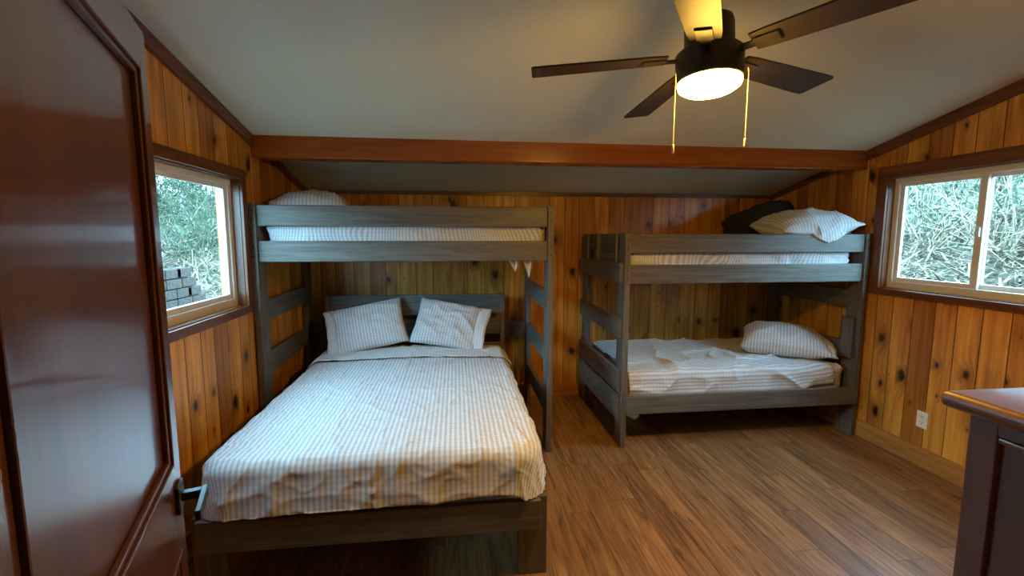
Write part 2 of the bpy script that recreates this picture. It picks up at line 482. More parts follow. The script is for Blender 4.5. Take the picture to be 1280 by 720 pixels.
# windows: casing is the room's trim, the sliding unit is the window
def window(n, side, w, mull, label):
    x_in = XL if side < 0 else XR
    s = side                                   # outwards direction in X
    y0, y1, z0, z1 = w
    def X(a, b): return (x_in + s * a, x_in + s * b) if s > 0 else (x_in + s * b, x_in + s * a)
    root = empty('window_%d' % n, (x_in + s * 0.08, (y0 + y1) / 2, z0))
    root['kind'] = 'structure'
    g = 0.001
    fr = 0.042
    bm = BM(); xa, xb = X(0.048, 0.115)
    add_box(bm, xa, xb, y0 + g, y1 - g, z0 + g, z0 + fr + 0.012, 0.003); add_box(bm, xa, xb, y0 + g, y1 - g, z1 - fr, z1 - g, 0.003)
    add_box(bm, xa, xb, y0 + g, y0 + fr, z0 + fr + 0.012, z1 - fr, 0.003); add_box(bm, xa, xb, y1 - fr, y1 - g, z0 + fr + 0.012, z1 - fr, 0.003)
    finish('window_frame', bm, M['vinyl'], root)
    zb, zt = z0 + fr + 0.012, z1 - fr
    for (ya, yb, d0, d1) in ((y0 + fr, mull + 0.022, 0.086, 0.108), (mull - 0.022, y1 - fr, 0.060, 0.082)):
        sw = 0.03
        bm = BM(); xa, xb = X(d0, d1)
        add_box(bm, xa, xb, ya, yb, zb, zb + sw, 0.003); add_box(bm, xa, xb, ya, yb, zt - sw * .8, zt, 0.003)
        wl_ = 0.044
        a_w, b_w = (sw, wl_) if yb < mull + 0.05 else (wl_, sw)
        add_box(bm, xa, xb, ya, ya + a_w, zb + sw, zt - sw * .8, 0.003); add_box(bm, xa, xb, yb - b_w, yb, zb + sw, zt - sw * .8, 0.003)
        sash = finish('sash', bm, M['vinyl'], root)
        bm = BM(); xm = (xa + xb) / 2
        add_box(bm, xm - 0.002, xm + 0.002, ya + a_w - .004, yb - b_w + .004, zb + sw - .004, zt - sw * .8 + .004)
        finish('pane', bm, M['glass'], sash)
    bm = BM(); xa, xb = X(0.082, 0.086)
    bm2 = BM(); la, lb = X(0.046, 0.060)
    add_box(bm2, la, lb, mull - 0.012, mull + 0.012, (zb + zt) / 2 - 0.03, (zb + zt) / 2 + 0.03, 0.003)
    finish('sash_lock', bm2, M['vinyl'], root)
    bm.free()
    return root
window(1, -1, LW, 2.17, '')
window(2, 1, RW, 2.53, '')
def casing(n, side, w, th, ws, wb_):
    x_in = XL if side < 0 else XR
    y0, y1, z0, z1 = w
    xa, xb = (x_in, x_in + 0.02) if side < 0 else (x_in - 0.02, x_in)
    bm = BM()
    add_box(bm, xa, xb, y0 - ws, y1 + ws, z1, z1 + th, 0.003); add_box(bm, xa, xb, y0 - ws, y1 + ws, z0 - wb_, z0, 0.003)
    add_box(bm, xa, xb, y0 - ws, y0, z0, z1, 0.003); add_box(bm, xa, xb, y1, y1 + ws, z0, z1, 0.003)
    # reveal lining inside the opening
    ra, rb = (x_in - 0.047, x_in) if side < 0 else (x_in, x_in + 0.047)
    add_box(bm, ra, rb, y1 - 0.004, y1 - 0.0002, z0, z1); add_box(bm, ra, rb, y0 + 0.0002, y0 + 0.004, z0, z1)
    add_box(bm, ra, rb, y0 + .004, y1 - .004, z0 + 0.0002, z0 + 0.006); add_box(bm, ra, rb, y0 + .004, y1 - .004, z1 - 0.006, z1 - 0.0002)
    struct('trim_%d' % n, bm, M['trim'])
casing(6, -1, LW, 0.060, 0.060, 0.050)
casing(7, 1, RW, 0.085, 0.080, 0.050)

# open door, hinged by the doorway
HX, HY = -0.405, 0.392                         # hinge
ddir = Vector((-0.339, 0.941, 0)).normalized()
dn = Vector((ddir.y, -ddir.x, 0))              # the face we see
DM = Matrix.Translation((HX, HY, 0)) @ Matrix((ddir, -dn, Vector((0, 0, 1)))).transposed().to_4x4()
door = empty('door_1', (HX, HY, 0)); door['kind'] = 'structure'
W_D, T_D, H_D = 0.845, 0.036, 2.035
def dpart(name, boxes, mat, parent=door, bev=0.002, la=2):
    bm = BM()
    for b in boxes: add_box(bm, *b, bev, mat=DM, long_axis=la)
    return finish(name, bm, mat, parent)
P0, P1 = 0.105, 0.765
ZP = ((0.16, 0.835), (1.045, 1.945))
leaf = [(0, P0, 0, T_D, 0.012, H_D), (P1, W_D, 0, T_D, 0.012, H_D), (P0, P1, 0, T_D, 0.012, ZP[0][0]), (P0, P1, 0, T_D, ZP[0][1], ZP[1][0]), (P0, P1, 0, T_D, ZP[1][1], H_D)]
dpart('door_leaf', leaf, M['door'], bev=0.0008)
for za, zb in ZP:
    dpart('door_panel', [(P0, P1, 0.011, T_D - 0.011, za, zb)], M['door'], bev=0.0)
    for sgn in (0, 1):
        bm = BM()
        def yy(a, b): return (a, b) if sgn == 0 else (T_D - b, T_D - a)
        for (w0, w1, d0, d1) in ((-0.004, 0.012, -0.007, 0.011), (0.012, 0.024, -0.001, 0.011)):
            ya, yb = yy(d0, d1)
            add_box(bm, P0 + w0, P0 + w1, ya, yb, za + w0, zb - w0, 0.003, mat=DM); add_box(bm, P1 - w1, P1 - w0, ya, yb, za + w0, zb - w0, 0.003, mat=DM)
            add_box(bm, P0 + w1, P1 - w1, ya, yb, za + w0, za + w1, 0.003, mat=DM); add_box(bm, P0 + w1, P1 - w1, ya, yb, zb - w1, zb - w0, 0.003, mat=DM)
        finish('panel_moulding', bm, M['door'], door)
hs, hz = W_D - 0.050, 0.958
hd = dpart('door_handle', [(hs - 0.030, hs + 0.030, -0.009, -0.0003, hz - 0.033, hz + 0.033)], M['black'])
dpart('handle_neck', [(hs - 0.010, hs + 0.010, -0.050, -0.009, hz - 0.010, hz + 0.010)], M['black'], hd)
dpart('lever', [(hs - 0.115, hs + 0.012, -0.062, -0.050, hz - 0.012, hz + 0.012)], M['black'], hd)

# ================================================================== BUNK BEDS
def bolts(bm, pts, axis):
    for p in pts:
        rot = Matrix.Rotation(math.pi / 2, 4, 'Y') if axis == 0 else Matrix.Rotation(math.pi / 2, 4, 'X')
        add_lathe(bm, [(0, -0.002), (0.006, -0.002), (0.006, 0.002), (0, 0.002)], 10, Matrix.Translation(p) @ rot)
def bunk(name, label, xa, xb, yf, yr, zt, dz, low, left_boards, right_boards, left_out):
    T, D, RH = 0.042, 0.138, 0.139
    root = empty(name, ((xa + xb) / 2, (yf + yr) / 2, 0), label, 'bunk bed')
    g = M['grey']
    posts = {}
    for nm, x0 in (('l', xa - T), ('r', xb)):
        posts[nm + 'f'] = part_box('post', root, g, x0, x0 + T, yf - 0.004, yf - 0.004 + D, 0.0, zt + 0.006, bev=0.004)
        posts[nm + 'r'] = part_box('post', root, g, x0, x0 + T, yr - D, yr, 0.0, zt + 0.006, bev=0.004)
    th = 0.036
    e = 0.0005
    for (ya, yb) in ((yf + 0.012, yf + 0.012 + th), (yr - 0.012 - th, yr - 0.012)):
        part_box('guard_rail', root, g, xa + e, xb - e, ya, yb, zt - RH, zt, bev=0.007)
        part_box('side_rail', root, g, xa + e, xb - e, ya, yb, zt - dz - RH, zt - dz, bev=0.007)
    # slatted deck under the top mattress
    zd = zt - dz - 0.105
    n = 9
    for i in range(n):
        x = xa + 0.08 + (xb - xa - 0.16) * i / (n - 1)
        part_box('slat', root, g, x - 0.045, x + 0.045, yf + 0.012 + th + e, yr - 0.012 - th - e, zd - 0.018, zd, bev=0.002)
    if low is not None:
        for (ya, yb) in ((yf - 0.004 - 0.030, yf - 0.0045), (yr - 0.012 - th, yr - 0.012)):
            x0, x1 = (xa - 0.010, xb + 0.008) if ya < yf else (xa + e, xb - e)
            part_box('bed_rail', root, g, x0, x1, ya, yb, low - RH, low, bev=0.005)
        for i in range(n):
            x = xa + 0.08 + (xb - xa - 0.16) * i / (n - 1)
            part_box('slat', root, g, x - 0.045, x + 0.045, yf + 0.002, yr - 0.012 - th - e, low - 0.128, low - 0.110, bev=0.002)
    for (z0, z1) in left_boards:
        if left_out: part_box('ladder_rung', root, g, xa - T - 0.028, xa - T - e, yf + 0.018, yr - 0.004, z0, z1, bev=0.006)
        else: part_box('end_board', root, g, xa - T + 0.004, xa - T + 0.034, yf - 0.004 + D + e, yr - D - e, z0, z1, bev=0.004)
    for (z0, z1) in right_boards:
        part_box('ladder_rung' if not left_out else 'end_board', root, g, xb + 0.006, xb + 0.036, yf - 0.004 + D + e, yr - D - e, z0, z1, bev=0.005)
    if not left_out or low is None:
        part_box('stretcher', root, g, xa + e, xb - e, yr - 0.05, yr - 0.014, 0.635, 0.785, bev=0.005)
    for x in (xa - T / 2, xb + T / 2):
        for z in (zt - 0.04, zt - 0.10, zt - dz - 0.04, zt - dz - 0.10):
            bm = BM(); bolts(bm, [Vector((x, yf - 0.004, z))], 1); finish('bolt_head', bm, M['bolt'], root)
    return root
LB = dict(xa=-1.283, xb=0.641, yf=3.190, yr=4.29, zt=1.786)
bunkL = bunk('loft_bunk_frame', 'tall grey wooden loft bunk spanning over the double bed by the left window', LB['xa'], LB['xb'], LB['yf'], LB['yr'], LB['zt'], 0.235, None,
     [(1.005, 1.15), (0.64, 0.79), (0.26, 0.40)], [(1.045, 1.19), (0.655, 0.79), (0.265, 0.405)], False)
RB = dict(xa=1.249, xb=3.122, yf=3.195, yr=4.29, zt=1.601)
bunkR = bunk('bunk_bed', 'grey wooden twin bunk bed with ladder end in the far right corner', RB['xa'], RB['xb'], RB['yf'], RB['yr'], RB['zt'], 0.225, 0.407,
     [(1.245, 1.39), (0.843, 0.988), (0.435, 0.595), (0.215, 0.408)], [(1.02, 1.165), (0.60, 0.745)], True)
part_box('end_guard', bunkR, M['grey'], 1.222, 1.248, 3.195 + 0.136, 4.150, 1.462, 1.604, bev=0.005)
part_box('guard_upright', bunkR, M['grey'], 1.190, 1.2215, 3.815, 3.85, 1.392, 1.606, bev=0.003)
part_box('guard_upright', bunkR, M['grey'], 1.190, 1.2065, 3.345, 3.38, 1.392, 1.606, bev=0.003)
part_box('cleat', bunkR, M['grey'], 3.092, 3.1215, 3.22, 3.33, 0.62, 0.95, bev=0.004)

# ================================================================== DOUBLE BED FRAME
bx0, bx1, byf, byr = -1.135, 0.408, 1.985, 4.125
dbed = empty('double_bed_frame', ((bx0 + bx1) / 2, (byf + byr) / 2, 0), 'low dark grey wooden double bed frame standing under the tall loft bunk', 'bed')
g = M['grey']
part_box('foot_rail', dbed, g, bx0 + 0.03, bx1 - 0.035, byf - 0.034, byf, 0.245, 0.388, bev=0.005)
for x0, x1 in ((bx0, bx0 + 0.138), (bx1 - 0.138, bx1)):
    part_box('foot_post', dbed, g, x0, x1, byf + 0.0005, byf + 0.038, 0.0, 0.386, bev=0.004)
    part_box('side_rail', dbed, g, *((x0, x0 + 0.036) if x0 < 0 else (x1 - 0.036, x1)), byf + 0.0385, byr - 0.0005, 0.245, 0.386, bev=0.004)
for xc in (bx0 + 0.004, bx1 - 0.014 ):
    part_box('head_post', dbed, g, xc, xc + 0.040, byr, byr + 0.022, 0.0, 1.070, bev=0.003)
for z0, z1 in ((0.885, 1.065), (0.70, 0.845), (0.45, 0.62)):
    part_box('headboard_plank', dbed, g, bx0 + 0.0445, bx1 - 0.0145, byr + 0.002, byr + 0.021, z0, z1, bev=0.004)
for i in range(11):
    y = byf + 0.12 + i * 0.19
    part_box('slat', dbed, g, bx0 + 0.037, bx1 - 0.037, y - 0.04, y + 0.04, 0.366, 0.384, bev=0.002)

# ================================================================== BEDDING
def ridges(p, sc, seed, power=6):
    q = Vector((p[0] * sc + seed * 7.3, p[1] * sc - seed * 3.1, seed * 1.7))
    q += Vector((noise.noise(q * 0.7), noise.noise(q * 0.7 + Vector((9, 4, 2))), 0)) * 0.6
    return (1 - min(1, abs(noise.noise(q)) * 2.2)) ** power
def add_puff(bm, x0, x1, y0, y1, z0, z1, r, amp=0.006, seed=1, step=0.035, crown=0.0):
    """rounded soft box; UV planar in metres"""
    t = bmesh.new(); lay = t.loops.layers.uv.new('UVMap')
    c0 = Vector((x0, y0, z0)); c1 = Vector((x1, y1, z1)); dims = c1 - c0
    cache = {}
    def V(p):
        k = (round(p.x, 5), round(p.y, 5), round(p.z, 5))
        if k in cache: return cache[k]
        q = Vector([min(max(p[i], c0[i] + r), c1[i] - r) for i in range(3)])
        d = p - q
        n = d.normalized() if d.length > 1e-9 else Vector((0, 0, 1))
        res = q + n * r
        if n.z < 0.5 or True:
            a = amp * (ridges((p.x + p.z * 1.3, p.y * 0.9 + p.z), 3.2, seed, 4) + 0.5 * noise.noise(p * 7 + Vector((seed, 0, 0)))) - amp * 0.6
            a += amp * 0.9 * ridges((p.x * 1.2 + p.z * 2.2 + p.y * .5, p.z * 0.8 - p.x * .25), 7.5, seed + 2, 3)
            if n.z > -0.3: res = res + n * a
        if crown and n.z > 0.2:
            ux = (p.x - x0) / dims.x * 2 - 1; uy = (p.y - y0) / dims.y * 2 - 1
            res.z += crown * (1 - ux ** 2) * (1 - uy ** 2)
        cache[k] = t.verts.new(res); return cache[k]
    for ax in range(3):
        i, j = [k for k in range(3) if k != ax]
        ni, nj = max(3, int(dims[i] / step)), max(3, int(dims[j] / step))
        for side in (c0[ax], c1[ax]):
            def P(a, b):
                p = Vector((0, 0, 0)); p[ax] = side; p[i] = c0[i] + dims[i] * a / ni; p[j] = c0[j] + dims[j] * b / nj; return p
            for a in range(ni):
                for b in range(nj):
                    ps = [P(a, b), P(a + 1, b), P(a + 1, b + 1), P(a, b + 1)]
                    f = t.faces.new([V(p) for p in ps])
                    for l, p in zip(f.loops, ps):
                        if ax == 2: l[lay].uv = (p.x, p.y)
                        elif ax == 1: l[lay].uv = (p.x + 0.045 * noise.noise(Vector((p.x * 3.5, p.z * 5, seed))) + 0.25 * p.z * noise.noise(Vector((p.x * 1.7, 3, seed))), y0 - (z1 - p.z))
                        else: l[lay].uv = (p.z, p.y)
    bmesh.ops.recalc_face_normals(t, faces=t.faces)
    merge(bm, t)

def grid_sheet(bm, nu, nv, fpos, fuv):
    lay = bm.loops.layers.uv[0]
    vs = [[bm.verts.new(fpos(i / nu, j / nv)) for j in range(nv + 1)] for i in range(nu + 1)]
    for i in range(nu):
        for j in range(nv):
            f = bm.faces.new([vs[i][j], vs[i + 1][j], vs[i + 1][j + 1], vs[i][j + 1]])
            for l, (a, b) in zip(f.loops, ((i, j), (i + 1, j), (i + 1, j + 1), (i, j + 1))): l[lay].uv = fuv(a / nu, b / nv)
def solid(o, t, sub=0):
    m = o.modifiers.new('thickness', 'SOLIDIFY'); m.thickness = t; m.offset = -1
    return o

# -- double mattress and its sheet
mx0, mx1, my0, my1, mz0, mz1 = bx0 + 0.040, bx1 - 0.040, byf - 0.012, byr - 0.035, 0.392, 0.606
bm = BM(); add_puff(bm, mx0, mx1, my0, my1, mz0, mz1, 0.05, 0.0, 3, 0.06)
dmat = tag(finish('mattress', bm, M['hem'], None, True, ((mx0 + mx1) / 2, (my0 + my1) / 2, mz0)), 'thick double mattress under the checked sheet, below the tall loft bunk', 'mattress')
SX0, SX1, SY0, SY1 = mx0 - 0.012, mx1 + 0.028, my0 - 0.022, my1 - 0.20
ZT = mz1 + 0.012
def drape(s, t_, rcorner=0.10, redge=0.055, ztop=ZT, fold=0.0, seed=2):
    """unrolled sheet coordinates (s across, t along) -> point on the bed"""
    x0, x1, y0, y1 = SX0 + rcorner + redge, SX1 - rcorner - redge, SY0 + rcorner + redge, 9.0
    qx, qy = min(max(s, x0), x1), min(max(t_, y0), y1)
    dx, dy = s - qx, t_ - qy
    dl = math.hypot(dx, dy)
    if dl > 1e-9: nx, ny = dx / dl, dy / dl
    else: nx, ny = 0.0, 0.0
    d = dl - rcorner
    sag = 0.0
    ex = (s - (SX0 + SX1) / 2) / ((SX1 - SX0) / 2)
    ztop = ztop + 0.020 * max(0, 1 - ex * ex)
    if d <= 0: p = Vector((s, t_, ztop)); n = Vector((0, 0, 1)); 
    else:
        a = min(d / redge, math.pi / 2); rest = min(0.165, max(0.0, d - redge * math.pi / 2))
        hx, hz = redge * math.sin(a), redge * (1 - math.cos(a)) + rest
        flare = 0.02 * rest / 0.2
        p = Vector((qx + nx * (rcorner + hx + flare), qy + ny * (rcorner + hx + flare), ztop - hz))
        n = Vector((nx * math.sin(a), ny * math.sin(a), math.cos(a)))
    w = 0.0
    w += 0.0070 * ridges((s * 0.55 + t_ * 0.35, t_ * 1.1 - s * .3), 2.3, seed, 5)
    w += 0.0065 * ridges((s, t_ * 0.6), 5.2, seed + 3, 5) + 0.0055 * ridges((s * .8 + t_ * .5, t_ * 1.1 - s * .4), 9.5, seed + 4, 4)
    w += 0.0030 * noise.noise(Vector((s * 9, t_ * 9, seed)))
    foot = max(0.0, min(1.0, (SY0 + 0.55 - t_) / 0.5))
    w += foot * 0.0055 * ridges((s * 0.5, t_ * 2.4), 3.0, seed + 5, 4)
    rside = max(0.0, min(1.0, (s - 0.05) / 0.3))
    w += rside * 0.011 * ridges((s * 1.1 + t_ * 0.9, t_ * 0.9 - s * 1.2), 2.6, seed + 8, 4)
    if d > redge * 1.2:                       # loose folds in the hanging part
        ph = (s if abs(ny) > abs(nx) else t_)
        w += min(1, (d - redge) / 0.12) * (0.003 * math.sin(ph * 23 + 1.3 * math.sin(ph * 7)) + 0.0018 * math.sin(ph * 51 + 2))
    if d > redge * 0.4: w *= 0.75
    for cx in (-0.78, -0.36, 0.06, 0.26):     # packing creases along the bed
        w += 0.0038 * max(0, 1 - abs(s - cx - 0.008 * math.sin(t_ * 5)) / 0.010)
    for c_y in (2.35, 2.80, 3.25):
        w += 0.0045 * max(0, 1 - abs(t_ - c_y - 0.01 * math.sin(s * 5)) / 0.010)
    return p + n * (w + 0.002)
def hem_drop(side_s):                         # how far the hem hangs, by side
    return 0.205
s0, s1 = SX0 - 0.165, SX1 + 0.165
t0, t1 = SY0 - 0.185, SY1
def fpos(u, v):
    s = s0 + (s1 - s0) * u; t_ = t0 + (t1 - t0) * v
    wav = 0.008 * math.sin(s * 4.5 + 0.6) + 0.006 * math.sin(s * 11)
    wav -= 0.030 * max(0.0, min(1.0, (0.1 - s) / 1.0))
    if v < 0.12: t_ += wav * (1 - v / 0.12)
    return drape(s, t_)
bm = BM()
grid_sheet(bm, 240, 270, fpos, lambda u, v: (s0 + (s1 - s0) * u, t0 + (t1 - t0) * v))
dsheet = finish('bed_sheet', bm, M['check'], None, True, ((SX0 + SX1) / 2, (SY0 + SY1) / 2, ZT))
tag(dsheet, 'white and taupe checked sheet spread over the double bed in the foreground', 'sheet'); solid(dsheet, 0.003)
# folded-back band at the head end
f0, f1 = SY1 - 0.36, SY1 + 0.012
def fband(u, v):
    s = s0 + 0.03 + (s1 - s0 - 0.06) * u; t_ = f0 + (f1 - f0) * v
    p = drape(s, t_, seed=6, ztop=ZT + 0.020)
    sk = 0.035 * (u - 0.5)
    p.y -= sk * (1 - v)
    if p.z < ZT - 0.02:
        p.x += 0.016 * (1 if u > 0.5 else -1)
    p.z += 0.004 * math.sin(v * math.pi)
    return p
bm = BM(); grid_sheet(bm, 150, 34, fband, lambda u, v: ((s0 + (s1 - s0) * u), (f0 + (f1 - f0) * v)))
hb = finish('folded_band', bm, M['hem'], dsheet, True); solid(hb, 0.004)

# -- pillows
def pillow(name, label, group, loc, w, h, t, rot, seed, hem_side=1, puff=0.52, hem_flare=0.05, deform=None, taper=0.0):
    D_ = deform or (lambda p: p)
    R = Matrix.Translation(loc) @ rot.to_4x4()
    n, m_ = 40, 30
    bm = BM(); lay = bm.loops.layers.uv[0]
    def shape(u, v, sg):
        x = w / 2 * u * (1 - 0.055 * (1 - v * v) * abs(u) ** 3); y = h / 2 * v * (1 - 0.075 * (1 - u * u) * abs(v) ** 3)
        k = max(0.0, (1 - abs(u) ** 2.6) * (1 - abs(v) ** 2.4))
        z = sg * t / 2 * (k ** puff) * (1 - taper * u)
        z += k ** 0.5 * (0.010 * noise.noise(Vector((u * 2.2 + seed, v * 1.8, sg))) + 0.022 * (ridges((u, v), 1.5, seed + sg, 4) - .3) + 0.012 * ridges((u * .6 + v, v - u * .3), 3.2, seed + 3 * sg, 4))
        edge = max(abs(u), abs(v))
        z += 0.016 * edge ** 3 * noise.noise(Vector((u * 2.5, v * 2.5, seed * 3.3)))
        return D_(R @ Vector((x, y, z)))
    cache = {}
    def V(i, j, sg):
        b = i in (0, n) or j in (0, m_)
        k = (i, j, 0 if b else sg)
        if k not in cache: cache[k] = bm.verts.new(shape(-1 + 2 * i / n, -1 + 2 * j / m_, 0 if b else sg))
        return cache[k]
    for sg in (1, -1):
        for i in range(n):
            for j in range(m_):
                q = [(i, j), (i + 1, j), (i + 1, j + 1), (i, j + 1)]
                if sg < 0: q = q[::-1]
                f = bm.faces.new([V(a, b, sg) for a, b in q])
                for l, (a, b) in zip(f.loops, q): l[lay].uv = (w * a / n, h * b / m_)
    bmesh.ops.recalc_face_normals(bm, faces=bm.faces)
    root = empty(name, loc, label, 'pillow', group)
    finish('pillow_body', bm, M['check'], root, True)
    # open hem of the pillowcase: a flattened sleeve beyond one end
    bm = BM(); lay = bm.loops.layers.uv[0]
    seg, ln = 44, 5
    rows = []
    for k in range(ln + 1):
        a = k / ln
        row = []
        for q in range(seg):
            th = 2 * math.pi * q / seg
            cv, sv = math.cos(th), math.sin(th)
            v = math.copysign(abs(cv) ** 0.8, cv)
            u = 1.0 - 0.16 + 0.16 * a + hem_flare * 2.6 * a
            thick = (0.020 + 0.036 * (1 - a) ) * (1 - v * v) ** 0.5 + 0.004 + 0.020 * a * hem_flare / .05
            x = hem_side * w / 2 * u * (1 - 0.05 * (1 - v * v)); y = h / 2 * v * (0.975 + 0.02 * a)
            z = sv * thick + a * 0.022 * noise.noise(Vector((v * 3, a, seed * 2.1)))
            x += hem_side * a * 0.015 * noise.noise(Vector((v * 4, sv, seed)))
            row.append(bm.verts.new(D_(R @ Vector((x, y, z)))))
        rows.append(row)
    for k in range(ln):
        for q in range(seg):
            f = bm.faces.new([rows[k][q], rows[k][(q + 1) % seg], rows[k + 1][(q + 1) % seg], rows[k + 1][q]])
            for l, (kk, qq) in zip(f.loops, ((k, q), (k, q + 1), (k + 1, q + 1), (k + 1, q))): l[lay].uv = (0.02 * kk, h * 2 * qq / seg)
    hm = finish('pillowcase_hem', bm, M['hem'], root, True); solid(hm, 0.002)
    return root
def rot(lean, roll, yaw):
    # pillow lies in XY; lean lifts its far edge, roll spins it in its own plane
    return (Matrix.Rotation(yaw, 3, 'Z') @ Matrix.Rotation(lean, 3, 'X') @ Matrix.Rotation(roll, 3, 'Z'))
R_ = math.radians
pillow('pillow', 'checked pillow on the double bed leaning on the headboard, left of the pair', 'double bed pillows', (-0.735, 3.90, 0.835), 0.62, 0.44, 0.17, rot(R_(52), R_(13), R_(0)), 1, -1, hem_flare=0.03)
pillow('pillow', 'checked pillow on the double bed leaning on the headboard, right of the pair', 'double bed pillows', (-0.07, 3.90, 0.835), 0.58, 0.44, 0.17, rot(R_(52), R_(-13), R_(0)), 2, 1, hem_flare=0.06)

# -- loft bunk mattress
def twin(name, label, b, z0, z1, seed, x0p=0.035, x1p=0.02):
    bm = BM()
    x0, x1, y0, y1 = b['xa'] + x0p, b['xb'] - x1p, b['yf'] + 0.058, b['yr'] - 0.058
    add_puff(bm, x0, x1, y0, y1, z0, z1, 0.045, 0.017, seed, 0.020)
    return tag(finish(name, bm, M['check'], None, True, ((x0 + x1) / 2, (y0 + y1) / 2, z0)), label, 'mattress')
zdL = LB['zt'] - 0.235 - 0.105
mL = twin('twin_mattress', 'twin mattress in a checked fitted sheet on top of the tall loft bunk', LB, zdL + 0.004, 1.700, 4)
pillow('pillow', 'checked pillow at the left end of the tall loft bunk, under the ceiling', None, (-1.04, 3.60, 1.812), 0.50, 0.44, 0.19, rot(R_(6), R_(4), R_(6)), 3, -1, hem_flare=0.02)
# loose sheet corner hanging below the loft rail
def flap(bm, x, y, z, wd, ln, lean, seed):
    def f(u, v):
        k = (1 - v) ** 0.8
        return Vector((x + (u - 0.5) * wd * (0.25 + 0.75 * k) + lean * v, y + 0.010 * math.sin(u * 9 + v * 4 + seed), z - ln * v * (1 - 0.35 * abs(u - 0.45))))
    grid_sheet(bm, 14, 14, f, lambda u, v: (u * wd, v * ln))
bm = BM(); flap(bm, 0.40, 3.262, 1.475, 0.10, 0.145, 0.02, 1); flap(bm, 0.505, 3.262, 1.475, 0.09, 0.185, 0.015, 2.2)
solid(finish('hanging_corner', bm, M['check'], mL, True), 0.002)

# -- twin bunk
zdR = RB['zt'] - 0.225 - 0.105
mRt = twin('twin_mattress', 'twin mattress in a checked fitted sheet on the upper bed of the corner bunk', RB, zdR + 0.004, 1.520, 5, 0.02, 0.055)
mRl = twin('twin_mattress', 'twin mattress in a checked fitted sheet on the lower bed of the corner bunk', RB, 0.407 - 0.106, 0.552, 6, 0.02, 0.045)
def droop(p):
    wy = max(0.0, min(1.0, (3.32 - p.y) / 0.10)); tri = max(0.0, 1 - abs(p.x - 2.81) / 0.13)
    p.y -= 0.055 * wy * tri
    if p.y < 3.262:
        p.z = max(p.z, 1.612) if tri < 0.02 else p.z - 0.10 * tri * wy
        if p.z < 1.612 and p.y > 3.197: p.y = 3.197 - 0.004
    p.x = min(p.x, 3.105)
    return p
pillow('pillow', 'checked pillow high on the corner bunk with one corner drooping over the rail', None, (2.785, 3.455, 1.668), 0.62, 0.48, 0.25, Matrix.Rotation(R_(-6), 3, 'Y') @ rot(R_(7), R_(-4), R_(0)), 5, 1, hem_flare=0.03, deform=droop, taper=0.0)
pillow('pillow', 'checked pillow on the lower bed of the corner bunk with its case rumpled', None, (2.845, 3.64, 0.675), 0.68, 0.50, 0.27, rot(R_(10), R_(-6), R_(-30)), 8, 1, hem_flare=0.03, taper=0.30, deform=lambda p: Vector((min(p.x, 3.108), p.y, max(p.z, 0.585))))
# rumpled top sheet on the lower bed
lx0, lx1, ly0, ly1, lz = RB['xa'] + 0.03, 2.97, RB['yf'] + 0.052, RB['yr'] - 0.075, 0.556
def lower(u, v):
    x = lx0 + (lx1 - lx0) * u; yy = v * (ly1 - ly0 + 0.20) - 0.08
    if u > 0.8: yy += 0.10 * (u - 0.8) * 4 * (1 - v) * (0.6 + 0.6 * noise.noise(Vector((v * 4, 1, 2))))
    r = 0.05
    if yy < 0.12:
        over = min(0.12 - yy, 0.20); a = min(over / r, math.pi / 2); rest = max(0, over - r * math.pi / 2)
        p = Vector((x, ly0 + r - r * math.sin(a) - 0.004, lz - r * (1 - math.cos(a)) - rest)); n = Vector((0, -math.sin(a), math.cos(a)))
    else: p = Vector((x, ly0 + r + (yy - 0.12) * (ly1 - ly0 - r) / (ly1 - ly0), lz)); n = Vector((0, 0, 1))
    w = 0.010 + 0.024 * ridges((x * 0.8 - yy * 0.5, yy * 1.2 + x * .35), 2.4, 11, 4) + 0.016 * ridges((x * .6, yy), 4.5, 14, 4) + 0.006 * ridges((x, yy), 9, 15, 4) + 0.006 * noise.noise(Vector((x * 8, yy * 8, 3)))
    ed = min(1, (1 - u) / 0.04)
    return p + n * (w * (0.5 + 0.5 * ed))
bm = BM(); grid_sheet(bm, 190, 130, lower, lambda u, v: (v * 1.05, u * 1.6))
sR = finish('bed_sheet', bm, M['check'], None, True, ((lx0 + lx1) / 2, (ly0 + ly1) / 2, lz))
tag(sR, 'rumpled checked top sheet on the lower bed of the corner bunk', 'sheet'); solid(sR, 0.003)
bm = BM()
def flap2(u, v):
    return Vector((1.245 + 0.115 * u + 0.004 + 0.02 * v * (1 - u), RB['yf'] + 0.036 + 0.006 * math.sin(u * 7), 0.30 - 0.09 * v * (1 - 0.5 * abs(u - 0.55)) - 0.01 * u))
grid_sheet(bm, 12, 10, flap2, lambda u, v: (u * .12, v * .14))
solid(finish('hanging_corner', bm, M['check'], sR, True), 0.002)
# dark bundle behind the pillow
bm = BM(); t = bmesh.new(); t.loops.layers.uv.new('UVMap')
bmesh.ops.create_icosphere(t, subdivisions=5, radius=1.0)
for v in t.verts:
    p = v.co.copy()
    a = 1 + 0.20 * noise.noise(p * 1.7 + Vector((4, 1, 7))) + 0.13 * (ridges((p.x + p.z, p.y), 1.4, 21, 3) - .4)
    lift = 0.5 + 0.5 * max(-1, min(1, p.x * 1.1 + 0.25))
    q = Vector((p.x * 0.37, p.y * 0.17, p.z * 0.255 * (0.55 + 0.6 * lift))) * a
    q.z = max(q.z, -0.11)
    v.co = Vector((2.82, 3.98, 1.638)) + q + Vector((0, 0, 0.05 * lift))
zmin = min(v.co.z for v in t.verts)
for v in t.verts: v.co.z += 1.533 - zmin
merge(bm, t)
tag(finish('fabric_bundle', bm, M['darkcloth'], None, True, (2.82, 3.98, 1.533)), 'dark crumpled fabric bundle behind the pillow high on the corner bunk', 'blanket')

